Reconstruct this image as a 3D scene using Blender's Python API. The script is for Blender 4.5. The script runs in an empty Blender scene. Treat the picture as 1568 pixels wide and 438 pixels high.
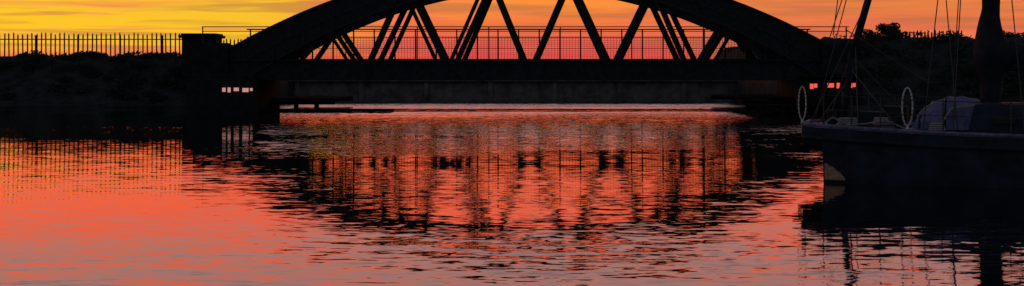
import bpy, bmesh, math, random
from mathutils import Vector, Matrix, noise as mnoise
random.seed(7)
scene=bpy.context.scene
scene.view_settings.view_transform='Standard'
try: scene.view_settings.look='None'
except Exception: pass
scene.view_settings.exposure=0
R=math.radians

# ---------------------------------------------------------------- materials
def mat(name,col,rough=0.7,metal=0.0,var=0.35,scale=3.0,bump=0.0,spec=0.3,emit=None,es=0):
    m=bpy.data.materials.new(name); m.use_nodes=True
    nt=m.node_tree; b=nt.nodes['Principled BSDF']
    b.inputs['Roughness'].default_value=rough; b.inputs['Metallic'].default_value=metal
    b.inputs['Specular IOR Level'].default_value=spec
    tc=nt.nodes.new('ShaderNodeTexCoord'); n=nt.nodes.new('ShaderNodeTexNoise')
    n.inputs['Scale'].default_value=scale; n.inputs['Detail'].default_value=6; n.inputs['Roughness'].default_value=0.65
    nt.links.new(tc.outputs['Object'],n.inputs['Vector'])
    r=nt.nodes.new('ShaderNodeValToRGB')
    r.color_ramp.elements[0].position=0.3; r.color_ramp.elements[1].position=0.7
    r.color_ramp.elements[0].color=[c*(1-var) for c in col]+[1]
    r.color_ramp.elements[1].color=[min(1,c*(1+var)) for c in col]+[1]
    nt.links.new(n.outputs['Fac'],r.inputs['Fac']); nt.links.new(r.outputs['Color'],b.inputs['Base Color'])
    if bump>0:
        bp=nt.nodes.new('ShaderNodeBump'); bp.inputs['Strength'].default_value=bump; bp.inputs['Distance'].default_value=0.05
        nt.links.new(n.outputs['Fac'],bp.inputs['Height']); nt.links.new(bp.outputs['Normal'],b.inputs['Normal'])
    if emit:
        b.inputs['Emission Color'].default_value=emit+(1,); b.inputs['Emission Strength'].default_value=es
    return m
M_steel=mat('painted_steel',(0.035,0.037,0.042),0.8,0.0,0.5,4,0.3,spec=.1)
M_steel2=mat('steel_edge',(0.055,0.045,0.047),0.75,0.0,0.4,6,spec=.15)
M_rail=mat('rail_steel',(0.05,0.04,0.04),0.7,spec=.15)
M_wood=mat('wet_timber',(0.028,0.024,0.022),0.95,0,0.5,8,0.4,spec=.03)
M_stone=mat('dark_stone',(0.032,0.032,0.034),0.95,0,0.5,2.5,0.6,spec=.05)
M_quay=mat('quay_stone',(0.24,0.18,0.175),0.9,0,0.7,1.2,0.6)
M_soil=mat('bank_soil',(0.04,0.042,0.04),0.95,0,0.6,1.5,0.8,spec=.05)
M_leaf=mat('foliage',(0.04,0.05,0.04),0.95,0,0.6,1.2,spec=.05)
M_grass=mat('ground_grass',(0.05,0.055,0.04),0.95,0,0.5,0.05)
M_hull=mat('hull_paint',(0.030,0.040,0.060),0.6,0,0.6,3,0.2,spec=.12)
M_deck=mat('deck_paint',(0.24,0.22,0.36),0.6,0,0.5,9,0.3)
M_canvas=mat('canvas',(0.18,0.18,0.36),0.8,0,0.4,7,0.6)
M_sail=mat('sail_cover',(0.035,0.035,0.045),0.85,0,0.4,6,0.6,spec=.1)
M_white=mat('ring_white',(0.8,0.75,0.72),0.5,0,0.15,9)
M_wire=mat('rigging_wire',(0.08,0.07,0.075),0.6)
M_rope=mat('rope',(0.4,0.36,0.36),0.8)
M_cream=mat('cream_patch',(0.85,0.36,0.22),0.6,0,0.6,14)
M_glow=mat('glow_panel',(0.5,0.3,0.3),0.4,emit=(0.9,0.42,0.36),es=0.6)  # self-glowing, stands in for pinkish bright spots
M_glow_red=mat('glow_panel_red',(0.5,0.2,0.2),0.4,emit=(1.0,0.12,0.08),es=0.9)  # redder glow for the right-hand bright spots, source unknown

# ---------------------------------------------------------------- mesh helpers
class MB:
    def __init__(s): s.v=[]; s.f=[]
    def box(s,c,d):
        x,y,z=c; a,b,h=d[0]/2,d[1]/2,d[2]/2; n=len(s.v)
        for i in (-1,1):
            for j in (-1,1):
                for k in (-1,1): s.v.append((x+i*a,y+j*b,z+k*h))
        s.f+= [(n,n+1,n+3,n+2),(n+4,n+6,n+7,n+5),(n,n+4,n+5,n+1),(n+2,n+3,n+7,n+6),(n,n+2,n+6,n+4),(n+1,n+5,n+7,n+3)]
    def beam(s,p,q,w,d):
        p=Vector(p);q=Vector(q);t=(q-p).normalized()
        up=Vector((0,1,0))
        if abs(t.dot(up))>0.95: up=Vector((1,0,0))
        a=t.cross(up).normalized(); b=a.cross(t).normalized(); n=len(s.v)
        for c in (p,q):
            for i,j in ((-1,-1),(1,-1),(1,1),(-1,1)):
                s.v.append(tuple(c+a*i*w/2+b*j*d/2))
        s.f+=[(n,n+1,n+2,n+3),(n+7,n+6,n+5,n+4)]+[(n+i,n+4+i,n+4+(i+1)%4,n+(i+1)%4) for i in range(4)]
    def cyl(s,p,q,r,r2=None,seg=8):
        p=Vector(p);q=Vector(q);t=(q-p).normalized(); r2=r if r2 is None else r2
        up=Vector((0,0,1)) if abs(t.z)<0.9 else Vector((1,0,0))
        a=t.cross(up).normalized(); b=a.cross(t); n=len(s.v)
        for c,rr in ((p,r),(q,r2)):
            for i in range(seg):
                an=2*math.pi*i/seg; s.v.append(tuple(c+a*rr*math.cos(an)+b*rr*math.sin(an)))
        s.f+=[(n+i,n+(i+1)%seg,n+seg+(i+1)%seg,n+seg+i) for i in range(seg)]
        s.f+=[tuple(n+i for i in reversed(range(seg))),tuple(n+seg+i for i in range(seg))]
    def tube(s,pts,rad,seg=12):
        n=len(s.v)
        for i,(p,r) in enumerate(zip(pts,rad)):
            t=(Vector(pts[min(i+1,len(pts)-1)])-Vector(pts[max(i-1,0)])).normalized()
            a=t.cross(Vector((0,1,0))).normalized(); b=a.cross(t)
            for k in range(seg):
                an=2*math.pi*k/seg; rr=r*(1+.10*math.sin(3*an+i*.7)+.05*math.sin(5*an-i*.4))
                s.v.append(tuple(Vector(p)+a*rr*math.cos(an)+b*rr*math.sin(an)))
        for i in range(len(pts)-1):
            for k in range(seg): a=n+i*seg+k; c=n+i*seg+(k+1)%seg; s.f.append((a,c,c+seg,a+seg))
        s.f.append(tuple(n+k for k in range(seg))); s.f.append(tuple(n+(len(pts)-1)*seg+k for k in range(seg)))
    def path(s,pts,r,seg=6):
        for a,b in zip(pts[:-1],pts[1:]): s.cyl(a,b,r,seg=seg)
    def obj(s,name,m,parent=None,bev=0,smooth=False):
        me=bpy.data.meshes.new(name); me.from_pydata([tuple(v) for v in s.v],[],s.f); me.validate()
        bm=bmesh.new(); bm.from_mesh(me); bmesh.ops.recalc_face_normals(bm,faces=bm.faces); bm.to_mesh(me); bm.free()
        o=bpy.data.objects.new(name,me); scene.collection.objects.link(o); me.materials.append(m)
        if parent: o.parent=parent
        if bev:
            b=o.modifiers.new('bevel','BEVEL'); b.width=bev; b.segments=2; b.limit_method='ANGLE'
        if smooth:
            for p in me.polygons: p.use_smooth=True
        return o
def empty(name,loc=(0,0,0),rz=0):
    e=bpy.data.objects.new(name,None); scene.collection.objects.link(e); e.location=loc; e.rotation_euler=(0,0,rz); return e

EYE=2.15
YB=73.0
def bx(px): return (px-784)/30.0        # elevation-drawing units -> metres
def bz(py): return EYE+(108-py)/30.0

# ---------------------------------------------------------------- bridge
bridge=empty('arch_truss_bridge')
CX=1.03
def zo(x): return 7.57-0.01821*(x-CX)**2
def zi(x): return 6.55-0.0224*(x-CX-0.08)**2
YR=78.2
def arch(name,y,dy):
    mb=MB(); N=60; x0,x1=-14.7,16.0
    base=[]
    for i in range(N+1):
        x=x0+(x1-x0)*i/N; a=zo(x); b=max(zi(x),1.9); 
        if a-b<0.9: b=a-0.9
        base.append((x,a,b)); n=len(mb.v)
        mb.v+=[(x,y-dy,a),(x,y+dy,a),(x,y+dy,b),(x,y-dy,b)]
        if i: mb.f+=[(n-4+k,n+k,n+(k+1)%4,n-4+(k+1)%4) for k in range(4)]
    mb.f+=[(0,1,2,3),tuple(len(mb.v)-4+k for k in (3,2,1,0))]
    mb.obj(name,M_steel,bridge)
    fl=MB()
    for off,wh in ((0.012,0),(-0.012,1)):
        for (xa,a1,b1),(xb,a2,b2) in zip(base[:-1],base[1:]):
            za,zb=(a1,a2) if wh==0 else (b1,b2)
            fl.beam((xa,y,za+off),(xb+0.01,y,zb+off),0.09,dy*2+0.3)
    for i in range(2,N-1,3):
        x,a,b=base[i]; fl.box((x,y-dy-0.03,(a+b)/2),(0.07,0.05,a-b-0.1))
    for (xa,a1,b1),(xb,a2,b2) in zip(base[:-1],base[1:]):
        fl.beam((xa,y-dy-0.03,a1*0.45+b1*0.55),(xb,y-dy-0.03,a2*0.45+b2*0.55),0.07,0.05)
    fl.obj(name+'_flanges',M_steel2,bridge)
arch('arch_front',YB,0.24); arch('arch_rear',YR,0.24)

def diag(mb,y,pb,pt,w,sc):
    xb,zb=(pb[0]-784)/sc, EYE+(108-pb[1])/sc
    xt,zt=(pt[0]-784)/sc, EYE+(108-pt[1])/sc
    d=Vector((xt-xb,0,zt-zb)).normalized(); p=Vector((xb,y,zb)); L=0.2
    while True:
        q=p+d*L
        if q.z>=zi(q.x)+0.25 or L>9: break
        L+=0.05
    mb.beam(p-d*0.12,p+d*L,w,0.22 if w>0.2 else 0.12)
fr=MB()
for b,t,w in [((683,94),(638,0),.44),((668,94),(634,20),.20),((700,94),(742,0),.28),((690,94),(731,0),.2),((803,94),(765,0),.35),((820,94),(860,0),.36),
              ((928,94),(885,0),.48),((945,94),(988,5),.46),((1048,94),(1012,10),.28),((1070,94),(1103,40),.28),((1172,94),(1133,52),.25),
              ((554,94),(520,42),.27),((567,94),(602,15),.32),((430,94),(458,72),.16),((1212,94),(1178,68),.2),((1188,94),(1206,80),.2),((460,94),(494,56),.22)]:
    diag(fr,YB,b,t,w,30.0)
fr.obj('diagonals_front',M_steel,bridge)
rr=MB()
for b,t,w in [((712,90),(750,0),.28),((584,90),(622,10),.3),((598,90),(634,10),.24),((541,90),(512,47),.24),((486,90),(512,52),.27),((530,90),(504,50),.18),
              ((1036,90),(998,8),.3),((1062,90),(1024,10),.28),((1082,90),(1112,42),.26),((1096,90),(1122,46),.2),((1148,90),(1118,45),.26),((1156,90),(1128,50),.16),((1192,90),(1156,58),.2)]:
    diag(rr,YR,b,t,w,2190/YR)
rr.obj('diagonals_rear',M_steel,bridge)
g=MB()
g.box((0.9,YB-0.05,(bz(94)+bz(122))/2),(31.5,0.3,bz(94)-bz(122)))
g.box((0.9,YR+0.05,(bz(94)+bz(122))/2),(31.5,0.3,bz(94)-bz(122)))
g.box((0.9,(YB+YR)/2,bz(104)),(31.2,YR-YB-0.4,0.18))
for i in range(16): g.box((-13.6+i*2.0,(YB+YR)/2,bz(113)),(0.25,YR-YB-0.4,0.45))
g.obj('deck_girders',M_steel,bridge)
g=MB()
for z in (bz(93),bz(122)): g.box((0.9,YB-0.14,z),(31.5,0.5,0.07))
for i in range(31): g.box((-14.2+i*1.0,YB-0.22,(bz(94)+bz(122))/2),(0.06,0.06,bz(94)-bz(122)-0.1))
g.obj('girder_flanges',M_steel,bridge)
g=MB()
for i in range(-4,5):
    x=CX+i*1.5; g.cyl((x,YB,zo(x)-0.3),(x,YR,zo(x)-0.3),0.09)
    if i<4: g.cyl((x,YB,zo(x)-0.3),(x+1.5,YR,zo(x+1.5)-0.3),0.05)
g.obj('top_bracing',M_steel,bridge)
yr=YR-0.55
s=2190/yr
def rz_(py): return EYE+(108-py)/s
g=MB()
for py,w in ((45,.07),(57,.05),(91,.06),(74,.035)): g.box((0.9,yr,rz_(py)),(30.6,0.05,w))
x=-14.2
while x<16.1:
    g.box((x,yr+0.003,(rz_(45)+rz_(93))/2),(0.07,0.06,rz_(45)-rz_(93))); x+=1.12
g.obj('railing',M_rail,bridge)
g=MB(); x=-14.0
while x<16: g.box((x,yr+0.05,(rz_(57)+rz_(91))/2),(0.016,0.012,rz_(57)-rz_(91))); x+=0.16
for i in range(11): g.box((0.9,yr+0.066,rz_(59+i*3)),(30.4,0.012,0.014))
g.obj('railing_mesh',M_rail,bridge)
g=MB(); yy=80.0; s2=2190/yy
for py,w in ((41,.05),(48,.04)): g.box((0.75,yy,EYE+(108-py)/s2),(36.2,0.05,w))
x=-17.3
while x<19: g.box((x,yy+.003,EYE+(108-66)/s2),(0.06,0.05,1.85)); x+=4.0
g.obj('outer_guard_rail',M_steel2,bridge)
g=MB()
g.box((-14.6,75.5,0.85),(3.4,8.0,2.2)); g.box((16.2,75.5,0.85),(3.0,8.0,2.2))
for sx in (-15.3,16.6):
    for y in (YB-0.1,YR+0.1): g.box((sx,y,2.7),(1.8,0.9,1.7))
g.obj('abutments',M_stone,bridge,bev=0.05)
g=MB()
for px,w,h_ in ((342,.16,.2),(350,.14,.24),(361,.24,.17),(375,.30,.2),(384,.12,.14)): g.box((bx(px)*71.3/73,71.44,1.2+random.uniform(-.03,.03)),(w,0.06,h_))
g.obj('abutment_glow_panels',M_glow,bridge)  # glowing panels added on the abutment face, not actual windows

# ---------------------------------------------------------------- fender platforms
def platform(name,x0,x1,y0,y1,z):
    e=empty(name); g=MB()
    n=int((y1-y0)/0.22)
    for i in range(n): g.box(((x0+x1)/2+random.uniform(-.05,.05),y0+0.22*i+.11,z+random.uniform(-.01,.01)),(x1-x0,0.2,0.07))
    g.obj('planks',M_wood,e)
    g=MB(); g.box(((x0+x1)/2,y0+0.1,z-0.18),(x1-x0-.1,0.15,0.2)); g.box(((x0+x1)/2,y1-0.1,z-0.18),(x1-x0-.1,0.15,0.2))
    x=x0+0.3
    while x<x1: 
        g.cyl((x,y0-0.12,-1),(x,y0-0.12,z+random.uniform(.0,.1)),0.13); x+=1.1
    g.obj('piles',M_wood,e)
platform('fender_platform',-13.0,-6.2,73.2,75.5,0.10)
platform('fender_platform',11.7,16.5,69,72,0.45)
platform('fender_platform',-13.0,-9.5,77,86,0.6)
platform('fender_platform',11.9,16.5,74,86,0.7)

# ---------------------------------------------------------------- far quay and ground
g=MB(); g.box((0,101.5,0.4),(260,3,2.2)); g.box((0,99.9,1.47),(260,0.5,0.14))
x=-60
while x<60: g.box((x,99.9,0.4),(0.3,0.2,1.9)); x+=4.5
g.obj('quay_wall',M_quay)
def grid(name,x0,x1,nx,y0,y1,ny,fn,m,smooth=True):
    vs=[];fs=[]
    for j in range(ny+1):
        for i in range(nx+1):
            x=x0+(x1-x0)*i/nx;y=y0+(y1-y0)*j/ny; vs.append((x,y,fn(x,y)))
    for j in range(ny):
        for i in range(nx):
            a=j*(nx+1)+i; fs.append((a,a+1,a+nx+2,a+nx+1))
    me=bpy.data.meshes.new(name);me.from_pydata(vs,[],fs);o=bpy.data.objects.new(name,me);scene.collection.objects.link(o);me.materials.append(m)
    if smooth:
        for p in me.polygons:p.use_smooth=True
    return o
grid('ground',-4000,4000,20,102.5,7000,20,lambda x,y:1.48,M_grass)
def sm(a,b,x):
    t=max(0,min(1,(x-a)/(b-a)));return t*t*(3-2*t)
def nz(x,y,s): return mnoise.noise(Vector((x*s,y*s,3.1)))
def lbank(x,y):
    sh=87-14*sm(-19.5,-15.6,x)+1.2*nz(x,0,.25)
    h=-0.6+3.65*sm(sh-1.0,sh+8,y)+0.6*sm(sh-1,sh+.6,y)*0.8
    h=min(h,3.0+0.05*nz(x,y,.5)); h+=0.28*nz(x,y,.6)+0.14*nz(x,y,1.7)
    h-=3*sm(112,120,y)
    edge=1-sm(-16.2,-14.6,x)
    return h*edge+(-1.5)*(1-edge)
def rbank(x,y):
    sh=67-6*sm(20,34,x)+1.0*nz(x,5,.25)
    h=-0.6+3.9*sm(sh-1.0,sh+9,y)+0.5*sm(sh-1,sh+.6,y)
    h+=0.28*nz(x,y,.6)+0.14*nz(x,y,1.7); h-=3*sm(112,120,y)
    edge=sm(14.9,16.4,x)
    return h*edge-1.5*(1-edge)
grid('grass_bank',-110,-14,260,70,121,110,lbank,M_soil)
grid('grass_bank',14,110,260,56,121,120,rbank,M_soil)
# water
def water_mat():
    m=bpy.data.materials.new('water_surface');m.use_nodes=True;nt=m.node_tree;N=nt.nodes;L=nt.links
    b=N['Principled BSDF'];b.inputs['Base Color'].default_value=(0.006,0.008,0.010,1);b.inputs['Roughness'].default_value=0.025;b.inputs['IOR'].default_value=1.65
    tc=N.new('ShaderNodeTexCoord');sep=N.new('ShaderNodeSeparateXYZ');L.new(tc.outputs['Object'],sep.inputs[0])
    def math_(op,a,b_=None,c=None):
        n=N.new('ShaderNodeMath');n.operation=op
        for i,v in enumerate((a,b_,c)):
            if v is None: continue
            if isinstance(v,(int,float)): n.inputs[i].default_value=v
            else: L.new(v,n.inputs[i])
        return n.outputs[0]
    def noise(sc,det,rough=0.5,off=0,dist=0):
        mp=N.new('ShaderNodeMapping');mp.inputs['Scale'].default_value=sc;mp.inputs['Location'].default_value=(off,off*2,off)
        L.new(tc.outputs['Object'],mp.inputs[0]);n=N.new('ShaderNodeTexNoise');n.inputs['Scale'].default_value=1;n.inputs['Detail'].default_value=det
        n.inputs['Roughness'].default_value=rough;n.inputs['Distortion'].default_value=dist;L.new(mp.outputs[0],n.inputs['Vector']);return n
    def mr(v,a,b_,c,d):
        n=N.new('ShaderNodeMapRange');n.interpolation_type='SMOOTHSTEP'
        L.new(v,n.inputs[0])
        for i,q in enumerate((a,b_,c,d)): n.inputs[i+1].default_value=q
        return n.outputs[0]
    big=noise((.12,.3,1),2,.5,3); mid=noise((1.0,3.0,1),3,.55,11,.4); fine=noise((3.5,9,1),2,.5,23)
    patch=noise((.07,.16,1),3,.6,41)
    wob=math_('MULTIPLY_ADD',patch.outputs['Fac'],14,sep.outputs['Y'])
    ruf=mr(wob,40,58,0,1)
    # the stream through the bridge opening is ruffled; the water in the lee of the left bank is calm
    lane=math_('MULTIPLY_ADD',sep.outputs['Y'],.178,sep.outputs['X'])
    lane=math_('MULTIPLY_ADD',patch.outputs['Fac'],1.2,lane)
    ruf=math_('MULTIPLY',ruf,mr(lane,.2,1.3,0,1))
    slick=math_('MULTIPLY',mr(sep.outputs['Y'],74.0,74.6,0,1),mr(sep.outputs['Y'],81.5,80,0,1))
    ruf=math_('MULTIPLY',ruf,math_('SUBTRACT',1,math_('MULTIPLY',slick,.9)))
    far=mr(sep.outputs['Y'],80,82,0,1)
    sill=math_('MULTIPLY',mr(sep.outputs['Y'],72,72.4,0,1),mr(sep.outputs['Y'],74.2,73.8,0,1))
    sill=math_('MULTIPLY',sill,math_('MULTIPLY',mr(sep.outputs['X'],-6.3,-5.8,0,1),mr(sep.outputs['X'],9,8,0,1)))
    pm=mr(patch.outputs['Fac'],.35,.65,.45,1.4)
    near=mr(sep.outputs['Y'],34,15,0,1)
    amp=math_('MULTIPLY_ADD',ruf,.34,.062)
    amp=math_('MULTIPLY_ADD',near,.07,amp)
    amp=math_('MULTIPLY',amp,pm)
    def cen(o): return math_('SUBTRACT',o,.5)
    def comp(n): 
        s_=N.new('ShaderNodeSeparateColor');L.new(n.outputs['Color'],s_.inputs[0]);return s_.outputs
    cb,cm,cf=comp(big),comp(mid),comp(fine)
    sy=math_('MULTIPLY',cen(cm[0]),amp)
    sy=math_('ADD',sy,math_('MULTIPLY',cen(cf[0]),math_('MULTIPLY',amp,.9)))
    sy=math_('ADD',sy,math_('MULTIPLY',cen(cb[0]),.022))
    bias=math_('MULTIPLY_ADD',ruf,-.040,-.001)
    bias=math_('MULTIPLY_ADD',far,-.03,bias)
    bias=math_('MULTIPLY_ADD',sill,-.03,bias)
    sy=math_('ADD',sy,bias)
    sx=math_('MULTIPLY',cen(cm[1]),math_('MULTIPLY',amp,.16))
    sx=math_('ADD',sx,math_('MULTIPLY',cen(cf[1]),math_('MULTIPLY',amp,.12)))
    cmb=N.new('ShaderNodeCombineXYZ');L.new(sx,cmb.inputs[0]);L.new(sy,cmb.inputs[1]);cmb.inputs[2].default_value=1
    nm=N.new('ShaderNodeVectorMath');nm.operation='NORMALIZE';L.new(cmb.outputs[0],nm.inputs[0]);L.new(nm.outputs[0],b.inputs['Normal'])
    return m
grid('water',-400,400,8,-60,100.2,8,lambda x,y:0.0,water_mat())

# ---------------------------------------------------------------- foliage
def leafmass(name,clumps,n,size,m=M_leaf):
    vs=[];fs=[]
    for _ in range(n):
        c,r=random.choice(clumps)
        d=Vector((random.gauss(0,1),random.gauss(0,1),random.gauss(0,1))).normalized()*(random.random()**.45)
        p=Vector(c)+Vector((d.x*r[0],d.y*r[1],d.z*r[2]))
        a=Vector((random.gauss(0,1),random.gauss(0,1),random.gauss(0,1))).normalized();b=a.orthogonal().normalized()
        s=size*random.uniform(.5,1.4);k=len(vs)
        vs+=[tuple(p-a*s),tuple(p+b*s*.5),tuple(p+a*s),tuple(p-b*s*.5)];fs.append((k,k+1,k+2,k+3))
    me=bpy.data.meshes.new(name);me.from_pydata(vs,[],fs);me.materials.append(m);o=bpy.data.objects.new(name,me);scene.collection.objects.link(o);return o
cl=[]
for i in range(320):
    x=random.uniform(-60,-16.5);y=random.uniform(84,95) if x<-19.5 else random.uniform(78,92)
    z=lbank(x,y)
    if z<.2: continue
    r=random.uniform(.3,.8); cl.append(((x,y,z+.05),(r*1.2,r,r*.5)))
leafmass('bank_shrubs',cl,34000,.11)
cl=[]
for i in range(420):
    x=random.uniform(17,60);y=random.uniform(67,76); z=rbank(x,y); r=random.uniform(.4,.9); cl.append(((x,y,max(z,.3)),(r*1.2,r,r*.6)))
for i in range(160):
    x=15.3+i*.27; cl.append(((x,75.5+random.uniform(-.8,.8),3.15+random.uniform(-.3,.3)),(.7,.8,.55)))
leafmass('hedge',cl,56000,.12)
t=empty('tree',(20.2,78,0)); g=MB()
g.cyl((0,0,2),(0.1,0,3.6),.13,.09); tips=[]
for k in range(9):
    an=random.uniform(0,6.28);l=random.uniform(.5,1.1); q=(0.1+math.cos(an)*l,math.sin(an)*l,3.6+random.uniform(.4,1.0)); g.cyl((.1,0,3.4),q,.05,.02); tips.append(q)
g.obj('trunk',M_wood,t)
o=leafmass('crown',[(q,(.38,.4,.24)) for q in tips],2200,.08); o.parent=t

# ---------------------------------------------------------------- fences & pillar
def fence(name,x0,x1,y,zb,zt,sp):
    e=empty(name); g=MB(); x=x0
    while x<x1:
        h=zt+random.uniform(-.07,.07); w=.085; l=random.uniform(-.03,.03); n=len(g.v)
        for yy in (y-.015,y+.015): g.v+=[(x-w/2,yy,zb),(x+w/2,yy,zb),(x+w/2+l,yy,h-.12),(x+l,yy,h),(x-w/2+l,yy,h-.12)]
        g.f+=[(n,n+1,n+2,n+3,n+4),(n+9,n+8,n+7,n+6,n+5)]+[(n+i,n+5+i,n+5+(i+1)%5,n+(i+1)%5) for i in range(5)]
        x+=sp
    g.obj('pales',M_rail,e); g=MB(); L=x1-x0
    g.box(((x0+x1)/2,y+.05,zt-.42),(L,.05,.07)); g.box(((x0+x1)/2,y+.05,zb+.3),(L,.05,.07))
    x=x0
    while x<x1+.1: g.box((x,y+.1,(zb+zt)/2-.1),(.1,.08,zt-zb-.1)); x+=2.75
    g.obj('rails_and_posts',M_rail,e)
fence('palisade_fence',-75,-21.2,93,2.7,4.6,.30)
fence('palisade_fence',-18.2,-16.4,88,2.6,4.1,.22)
fence('palisade_fence',21.5,24.6,78,3.0,4.35,.2)
fence('palisade_fence',26.3,50,78,3.0,4.2,.26)
p=empty('gate_pillar',(-19.5,90,0)); g=MB(); g.box((0,0,2.9),(2.1,2.1,2.6)); g.obj('shaft',M_stone,p,bev=.04)
g=MB(); g.box((0,0,4.27),(2.45,2.45,.17)); g.box((0,0,4.41),(2.2,2.2,.11)); g.obj('cap',M_stone,p,bev=.03)

h=empty('added_hut',(14.75,66.0,0)); g=MB(); g.box((0,.6,1.2),(2.9,1.2,1.3)); g.obj('walls',M_wood,h); g=MB(); g.beam((-1.6,.0,1.93),(1.6,.0,1.93),.1,1.7); g.obj('roof',M_wood,h)  # made-up hut, put in to carry the glowing panels
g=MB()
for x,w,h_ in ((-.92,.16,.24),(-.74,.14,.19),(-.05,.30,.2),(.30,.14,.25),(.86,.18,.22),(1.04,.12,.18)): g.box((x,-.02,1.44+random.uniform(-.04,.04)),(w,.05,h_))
g.obj('glow_panels',M_glow_red,h)  # added red glow where bright spots show, no real windows

# ---------------------------------------------------------------- sailing boat
boat=empty('sailing_boat',(6.10,29.04,-.41),math.atan2(-.35,1.0)); boat.scale=(1.19,1.19,1.19)
def sheer(u): return 1.25-.14*math.sin(math.pi*min(1,u/8.0))+.25*max(0,(u-7)/4)**2
def hb(u):
    if u<1.2: return 1.28+.22*math.sin(u/1.2*math.pi/2)
    if u<6: return 1.5
    return 1.5*math.sqrt(max(0.0004,1-((u-6)/5.02)**2))
secs=[];us=[0.0,.1,.33,.36,.45,.9,1.6,2.5,3.5,5,6.5,8,9,10,10.6,11]
for u in us:
    w=hb(u);t=sheer(u); bot=.82 if u<.34 else -.45
    row=[]
    for fz,fw in ((1,1),(.8,1.015),(.55,1.0),(.3,.96),(.12,.85),(0,.55)):
        row.append((fz,fw))
    pts=[]
    for fz,fw in row: pts.append((u,-w*fw,bot+(t-bot)*fz))
    for fz,fw in reversed(row): pts.append((u,w*fw,bot+(t-bot)*fz))
    secs.append(pts)
g=MB();n=len(secs[0])
for s_ in secs: g.v+=s_
for i in range(len(secs)-1):
    for k in range(n-1): a=i*n+k; g.f.append((a,a+1,a+n+1,a+n))
g.f.append(tuple(range(n))); g.f.append(tuple((len(secs)-1)*n+k for k in range(n)))
g.obj('hull',M_hull,boat)
g=MB()
for i,u in enumerate(us): g.v+=[(u,-hb(u)+.01,sheer(u)-.03),(u,0,sheer(u)+.03),(u,hb(u)-.01,sheer(u)-.03)]
for i in range(len(us)-1):
    for k in (0,1): a=i*3+k; g.f.append((a,a+1,a+4,a+3))
g.obj('deck',M_deck,boat)
g=MB()
fine=[i*.25 for i in range(45)]
for sgn in (-1,1):
    g.path([(u,sgn*hb(u),sheer(u)+.035) for u in fine],.032)
g.path([(0,-hb(0),sheer(0)+.03),(-.02,0,sheer(0)+.05),(0,hb(0),sheer(0)+.03)],.032)
g.obj('toe_rail',M_deck,boat,smooth=True)
g=MB()
for sgn in (-1,1): g.path([(u,sgn*(hb(u)*1.012+.02),sheer(u)-.17) for u in fine],.04)
g.obj('rubbing_strake',M_hull,boat,smooth=True)
g=MB(); g.box((-.06,-1.0,1.02),(.2,.5,.10)); g.box((-.03,-.6,.86),(.14,.9,.1)); g.box((.28,0,.1),(.1,.08,1.4)); g.box((.1,0,1.35),(.5,.06,.06)); g.obj('rudder_and_steps',M_wood,boat,bev=.01)
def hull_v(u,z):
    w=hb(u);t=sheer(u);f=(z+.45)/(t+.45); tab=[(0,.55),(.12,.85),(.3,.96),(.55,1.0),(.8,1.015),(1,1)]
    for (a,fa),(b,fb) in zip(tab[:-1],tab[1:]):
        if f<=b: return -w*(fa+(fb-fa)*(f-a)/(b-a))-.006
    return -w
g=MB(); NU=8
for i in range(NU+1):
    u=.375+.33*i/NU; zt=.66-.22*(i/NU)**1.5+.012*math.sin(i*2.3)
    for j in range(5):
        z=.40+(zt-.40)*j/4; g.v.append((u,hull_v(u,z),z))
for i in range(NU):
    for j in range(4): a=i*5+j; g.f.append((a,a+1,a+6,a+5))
g.obj('stern_patch',M_cream,boat)  # orange-cream patch on the near hull side by the stern
g=MB(); g.cyl((2.85,0,1.2),(2.75,0,12),.09,.06,12); g.obj('mast',M_sail,boat,smooth=True)
g=MB(); pts=[];rad=[]
for i in range(80):
    z=1.55+i*.11; pts.append((2.88+.025*math.sin(i*.23)+.01*math.sin(i*.9),0,z)); rad.append(.135+.02*math.sin(i*.31+1)+.012*math.sin(i*1.1)+.19*math.exp(-((z-2.45)/.38)**2)+.03*math.exp(-((z-3.5)/.5)**2))
g.tube(pts,rad); g.obj('furled_sail',M_sail,boat,smooth=True)
g=MB(); g.cyl((2.9,0,2.2),(6.8,0,2.35),.07); 
g.obj('boom',M_sail,boat)
g=MB(); pts=[(3.0+i*.095,0.02*math.sin(i*.5),2.40+.02*math.sin(i*.8)) for i in range(40)]; rad=[.19-.002*i+.015*math.sin(i*.9) for i in range(40)]
for i,(p_,r_) in enumerate(zip(pts,rad)):
    for k in range(10):
        an=2*math.pi*k/10; g.v.append((p_[0],p_[1]+r_*.7*math.cos(an),p_[2]+r_*math.sin(an)*(1+.1*math.sin(3*an+i))))
for i in range(39):
    for k in range(10): a=i*10+k;c=i*10+(k+1)%10; g.f.append((a,c,c+10,a+10))
g.f.append(tuple(range(10))); g.f.append(tuple(390+k for k in range(10)))
g.obj('boom_sail_bundle',M_sail,boat,smooth=True)
g=MB(); g.cyl((.50,.0,1.2),(.66,0,2.45),.055,.065,10); g.cyl((.66,0,2.4),(1.0,0,3.6),.065,.06,10); g.cyl((1.0,0,3.6),(1.25,0,5.4),.06,.045,10)
g.obj('mizzen_mast',M_sail,boat,smooth=True)
g=MB(); r=.009
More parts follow.
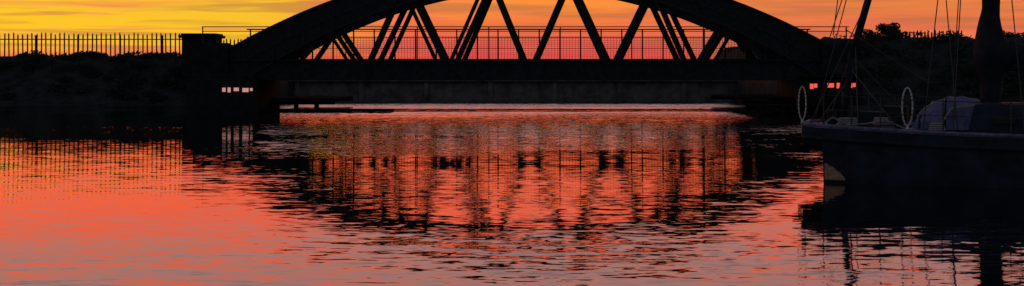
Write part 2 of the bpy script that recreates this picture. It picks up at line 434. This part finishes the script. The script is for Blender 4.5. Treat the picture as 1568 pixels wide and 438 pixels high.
for a,b_ in [((.95,0,3.4),(.12,-1.2,1.3)),((1.0,0,3.6),(.15,1.2,1.3)),((.62,-.1,3.7),(.30,-.1,2.7)),((.48,-.1,3.7),(.36,-.1,2.75)),((.55,0,2.85),(1.95,-.6,1.95)),
             ((2.78,0,10),(1.9,-1.48,1.2)),((2.78,0,10),(2.35,-1.48,1.2)),((2.75,0,11.8),(.05,0,1.35)),((2.78,0,10),(2.2,1.48,1.2)),((2.78,0,8),(3.4,-1.48,1.2)),((2.75,0,11.8),(10.9,0,1.5)),((2.4,-.9,1.2),(2.15,-.6,4.0)),
             ((.62,0,2.2),(1.5,-1.3,1.25)),((.6,0,2.0),(.25,-1.3,1.3)),((.72,0,2.6),(.9,-1.4,1.25)),((.66,0,2.4),(1.6,.8,1.3))]:
    g.cyl(a,b_,r,seg=5)
g.obj('rigging',M_wire,boat)
g=MB(); prev=None
for u in (.35,.8,1.25,2.2,3.2,4.4,5.8,7.2,8.6):
    for sg in (-1,1):
        g.cyl((u,sg*(hb(u)-.05),sheer(u)),(u,sg*(hb(u)-.05),sheer(u)+.55),.013,seg=6)
        if prev is not None:
            for hgt in (.53,.3): g.cyl((prev,sg*(hb(prev)-.05),sheer(prev)+hgt),(u,sg*(hb(u)-.05),sheer(u)+hgt),.007,seg=5)
    prev=u
g.obj('stanchions_lifelines',M_wire,boat)
def ring(name,c,rx,rz,az,r=.02):
    pts=[]
    for i in range(25):
        a=2*math.pi*i/24; pts.append((c[0]+rx*math.cos(a)*math.cos(az),c[1]+rx*math.cos(a)*math.sin(az),c[2]+rz*math.sin(a)))
    g=MB(); g.path(pts,r,8); g.cyl((c[0],c[1],c[2]-rz),(c[0],c[1],c[2]-rz-.18),.02); g.obj(name,M_white,boat,smooth=True)
ring('stern_hoop',(.0,-1.25,1.62),.06,.27,0,.011)
ring('gangway_hoop',(1.66,-1.42,1.58),.08,.30,0,.013)
g=MB()
for (u0,u1,w,z0,z1,tp) in ((2.55,6.2,.95,1.15,1.62,.08),):
    g.v=[(u0,-w,z0),(u1,-w*.8,z0),(u1,w*.8,z0),(u0,w,z0),(u0+.1,-w+tp,z1),(u1-.35,-w*.8+tp,z1),(u1-.35,w*.8-tp,z1),(u0+.1,w-tp,z1)]
    g.f=[(0,1,5,4),(1,2,6,5),(2,3,7,6),(3,0,4,7),(4,5,6,7)]
g.obj('cabin_trunk',M_hull,boat,bev=.04)
g=MB()
for i in range(4): g.box((3.1+i*.7,-.93,1.38),(.34,.05,.13))
g.obj('cabin_windows',M_steel2,boat,bev=.01)
g=MB(); A=14; rows=[(1.70,.70,.06),(1.80,.74,.22),(1.98,.78,.42),(2.2,.8,.50),(2.45,.82,.52),(2.7,.84,.46)]
for u,w,hh in rows:
    for k in range(A+1):
        a=math.pi*k/A; g.v.append((u+.03*math.sin(k*2.1),-w*math.copysign(abs(math.cos(a))**.7,math.cos(a)),1.2+(hh+.03*math.sin(k*1.9+u*9))*abs(math.sin(a))**.7))
for i in range(len(rows)-1):
    for k in range(A): a=i*(A+1)+k; g.f.append((a,a+1,a+A+2,a+A+1))
g.obj('canvas_hood',M_canvas,boat,smooth=True)
g=MB(); 
for i in (1,3): 
    u,w,hh=rows[i]; pts=[(u,-(w+.015)*math.copysign(abs(math.cos(math.pi*k/12))**.7,math.cos(math.pi*k/12)),1.215+hh*abs(math.sin(math.pi*k/12))**.7) for k in range(13)]; g.path(pts,.016,5)
g.obj('hood_frames',M_steel,boat)
g=MB(); g.path([(1.76,-.60,1.40),(1.9,-.68,1.56),(2.15,-.66,1.68)],.018,6); g.path([(2.15,-.80,1.3),(2.3,-.80,1.55),(2.7,-.8,1.6)],.02,6); g.obj('hood_grab_rails',M_rope,boat)
g=MB()
for c,rad_ in (((.7,-1.0,1.28),.16),((1.2,-.7,1.28),.13),((2.1,-1.25,1.22),.12)):
    for j in range(4):
        pts=[(c[0]+(rad_-.01*j)*math.cos(a/12*6.283),c[1]+(rad_-.01*j)*math.sin(a/12*6.283),c[2]+j*.03) for a in range(13)]; g.path(pts,.016,5)
g.path([(.35,-1.3,1.3),(.5,-1.35,1.4),(.7,-1.2,1.27),(1.0,-1.35,1.3),(1.3,-1.1,1.36),(1.6,-1.3,1.24)],.013,5)
g.obj('rope_coils',M_rope,boat)
g=MB(); g.box((.95,-.2,1.36),(.5,.6,.22)); g.box((1.35,.3,1.40),(.4,.5,.3)); g.cyl((.42,-.8,1.25),(.42,-.8,1.5),.07,.09,12); g.cyl((1.5,-.95,1.2),(1.5,-.95,1.42),.06,.085,12); g.obj('winches_and_lockers',M_steel,boat,bev=.02)

# ---------------------------------------------------------------- world
w=bpy.data.worlds.new('World');scene.world=w;w.use_nodes=True;nt=w.node_tree;N=nt.nodes;L=nt.links
bg=N['Background'];out=N['World Output']
tc=N.new('ShaderNodeTexCoord');sep=N.new('ShaderNodeSeparateXYZ');L.new(tc.outputs['Generated'],sep.inputs[0])
def mr(v,a,b_,c=0,d=1,sm_=True):
    n=N.new('ShaderNodeMapRange'); n.interpolation_type='SMOOTHSTEP' if sm_ else 'LINEAR'
    L.new(v,n.inputs[0])
    for i,q in enumerate((a,b_,c,d)): n.inputs[i+1].default_value=q
    return n.outputs[0]
def ramp(v,els):
    r=N.new('ShaderNodeValToRGB'); cr=r.color_ramp
    while len(cr.elements)<len(els): cr.elements.new(.5)
    for e,(p_,c) in zip(cr.elements,els): e.position=p_;e.color=c+(1,) if len(c)==3 else c
    L.new(v,r.inputs[0]);return r.outputs[0]
def mix(f,a,b_,bt='MIX'):
    n=N.new('ShaderNodeMix');n.data_type='RGBA';n.blend_type=bt
    if isinstance(f,(int,float)): n.inputs[0].default_value=f
    else: L.new(f,n.inputs[0])
    for k,v in ((6,a),(7,b_)):
        if isinstance(v,tuple): n.inputs[k].default_value=v+(1,)
        else: L.new(v,n.inputs[k])
    return n.outputs[2]
def mul(a,b_):
    n=N.new('ShaderNodeMath');n.operation='MULTIPLY'
    for i,v in enumerate((a,b_)):
        if isinstance(v,(int,float)): n.inputs[i].default_value=v
        else: L.new(v,n.inputs[i])
    return n.outputs[0]
z3=mr(sep.outputs['Z'],0,.3,0,1,False)
S=1/.3
base=ramp(z3,[(0,(.80,.05,.06)),(.018*S,(.84,.095,.08)),(.032*S,(.88,.17,.055)),(.046*S,(.95,.28,.04)),(.062*S,(1.4,.17,.045)),(.095*S,(1.3,.17,.09)),(.125*S,(.95,.28,.20)),(.16*S,(.72,.36,.33)),(.25*S,(.40,.26,.28)),(.99,(.2,.16,.2))])
def noise(sc,det,off,rough=.55):
    mp=N.new('ShaderNodeMapping');mp.inputs['Scale'].default_value=sc;mp.inputs['Location'].default_value=off;L.new(tc.outputs['Generated'],mp.inputs[0])
    n=N.new('ShaderNodeTexNoise');n.inputs['Scale'].default_value=1;n.inputs['Detail'].default_value=det;n.inputs['Roughness'].default_value=rough;n.inputs['Distortion'].default_value=.3;L.new(mp.outputs[0],n.inputs['Vector']);return n.outputs['Fac']
c1=noise((7,2,130),4,(2.3,0,.7)); c2=noise((3,1,45),4,(8.3,0,4.7)); c3=noise((9,2,200),3,(5.3,0,1.7))
low=mr(sep.outputs['Z'],.08,.05)
right=mul(mr(sep.outputs['X'],.04,.22),low); base=mix(mul(right,.6),base,(.70,.17,.07))
yel=mul(mr(sep.outputs['X'],-.07,-.19),mul(mr(sep.outputs['Z'],.004,.022),mr(sep.outputs['Z'],.066,.048)))
col=mix(yel,base,(.90,.54,.02))
col=mix(mul(mr(c1,.46,.62),mul(low,.6)),col,(.46,.15,.06))
col=mix(mul(mr(c2,.52,.68),mul(low,.5)),col,(.82,.11,.09))
col=mix(mul(mr(c3,.54,.64),mul(low,.4)),col,(.85,.13,.11))
col=mix(mul(mr(c1,.46,.30),mul(low,.25)),col,(1.0,.42,.06))
back=mr(sep.outputs['Y'],.55,-.25)
backc=ramp(mr(sep.outputs['Z'],0,1,0,1,False),[(0,(.070,.10,.115)),(1,(.06,.08,.095))])
col=mix(back,col,backc)
high=mr(sep.outputs['Z'],.25,.6); col=mix(high,col,(.06,.068,.09))
below=mr(sep.outputs['Z'],-.001,-.01); col=mix(below,col,(.02,.02,.022))
L.new(col,bg.inputs['Color']);bg.inputs['Strength'].default_value=1.0
sky=N.new('ShaderNodeTexSky');sky.sky_type='NISHITA';sky.sun_disc=False;sky.sun_elevation=R(1.5);sky.sun_rotation=R(-24)
bg2=N.new('ShaderNodeBackground');L.new(sky.outputs[0],bg2.inputs[0]);bg2.inputs[1].default_value=.003
ad=N.new('ShaderNodeAddShader');L.new(bg.outputs[0],ad.inputs[0]);L.new(bg2.outputs[0],ad.inputs[1]);L.new(ad.outputs[0],out.inputs[0])
sl=bpy.data.lights.new('sun','SUN');sl.energy=.1;sl.angle=R(.5);sl.color=(1,.55,.3)
so=bpy.data.objects.new('sun',sl);scene.collection.objects.link(so)
az=R(-24);el=R(1.5);d=Vector((math.sin(az)*math.cos(el),math.cos(az)*math.cos(el),math.sin(el)))
so.rotation_euler=d.to_track_quat('Z','Y').to_euler()

# ---------------------------------------------------------------- camera
cam=bpy.data.cameras.new('camera');co=bpy.data.objects.new('camera',cam);scene.collection.objects.link(co)
co.location=(0,0,EYE);co.rotation_euler=(R(90),0,0);cam.lens=50.28;cam.sensor_width=36;cam.shift_y=-(111/1568);cam.clip_end=12000
scene.camera=co
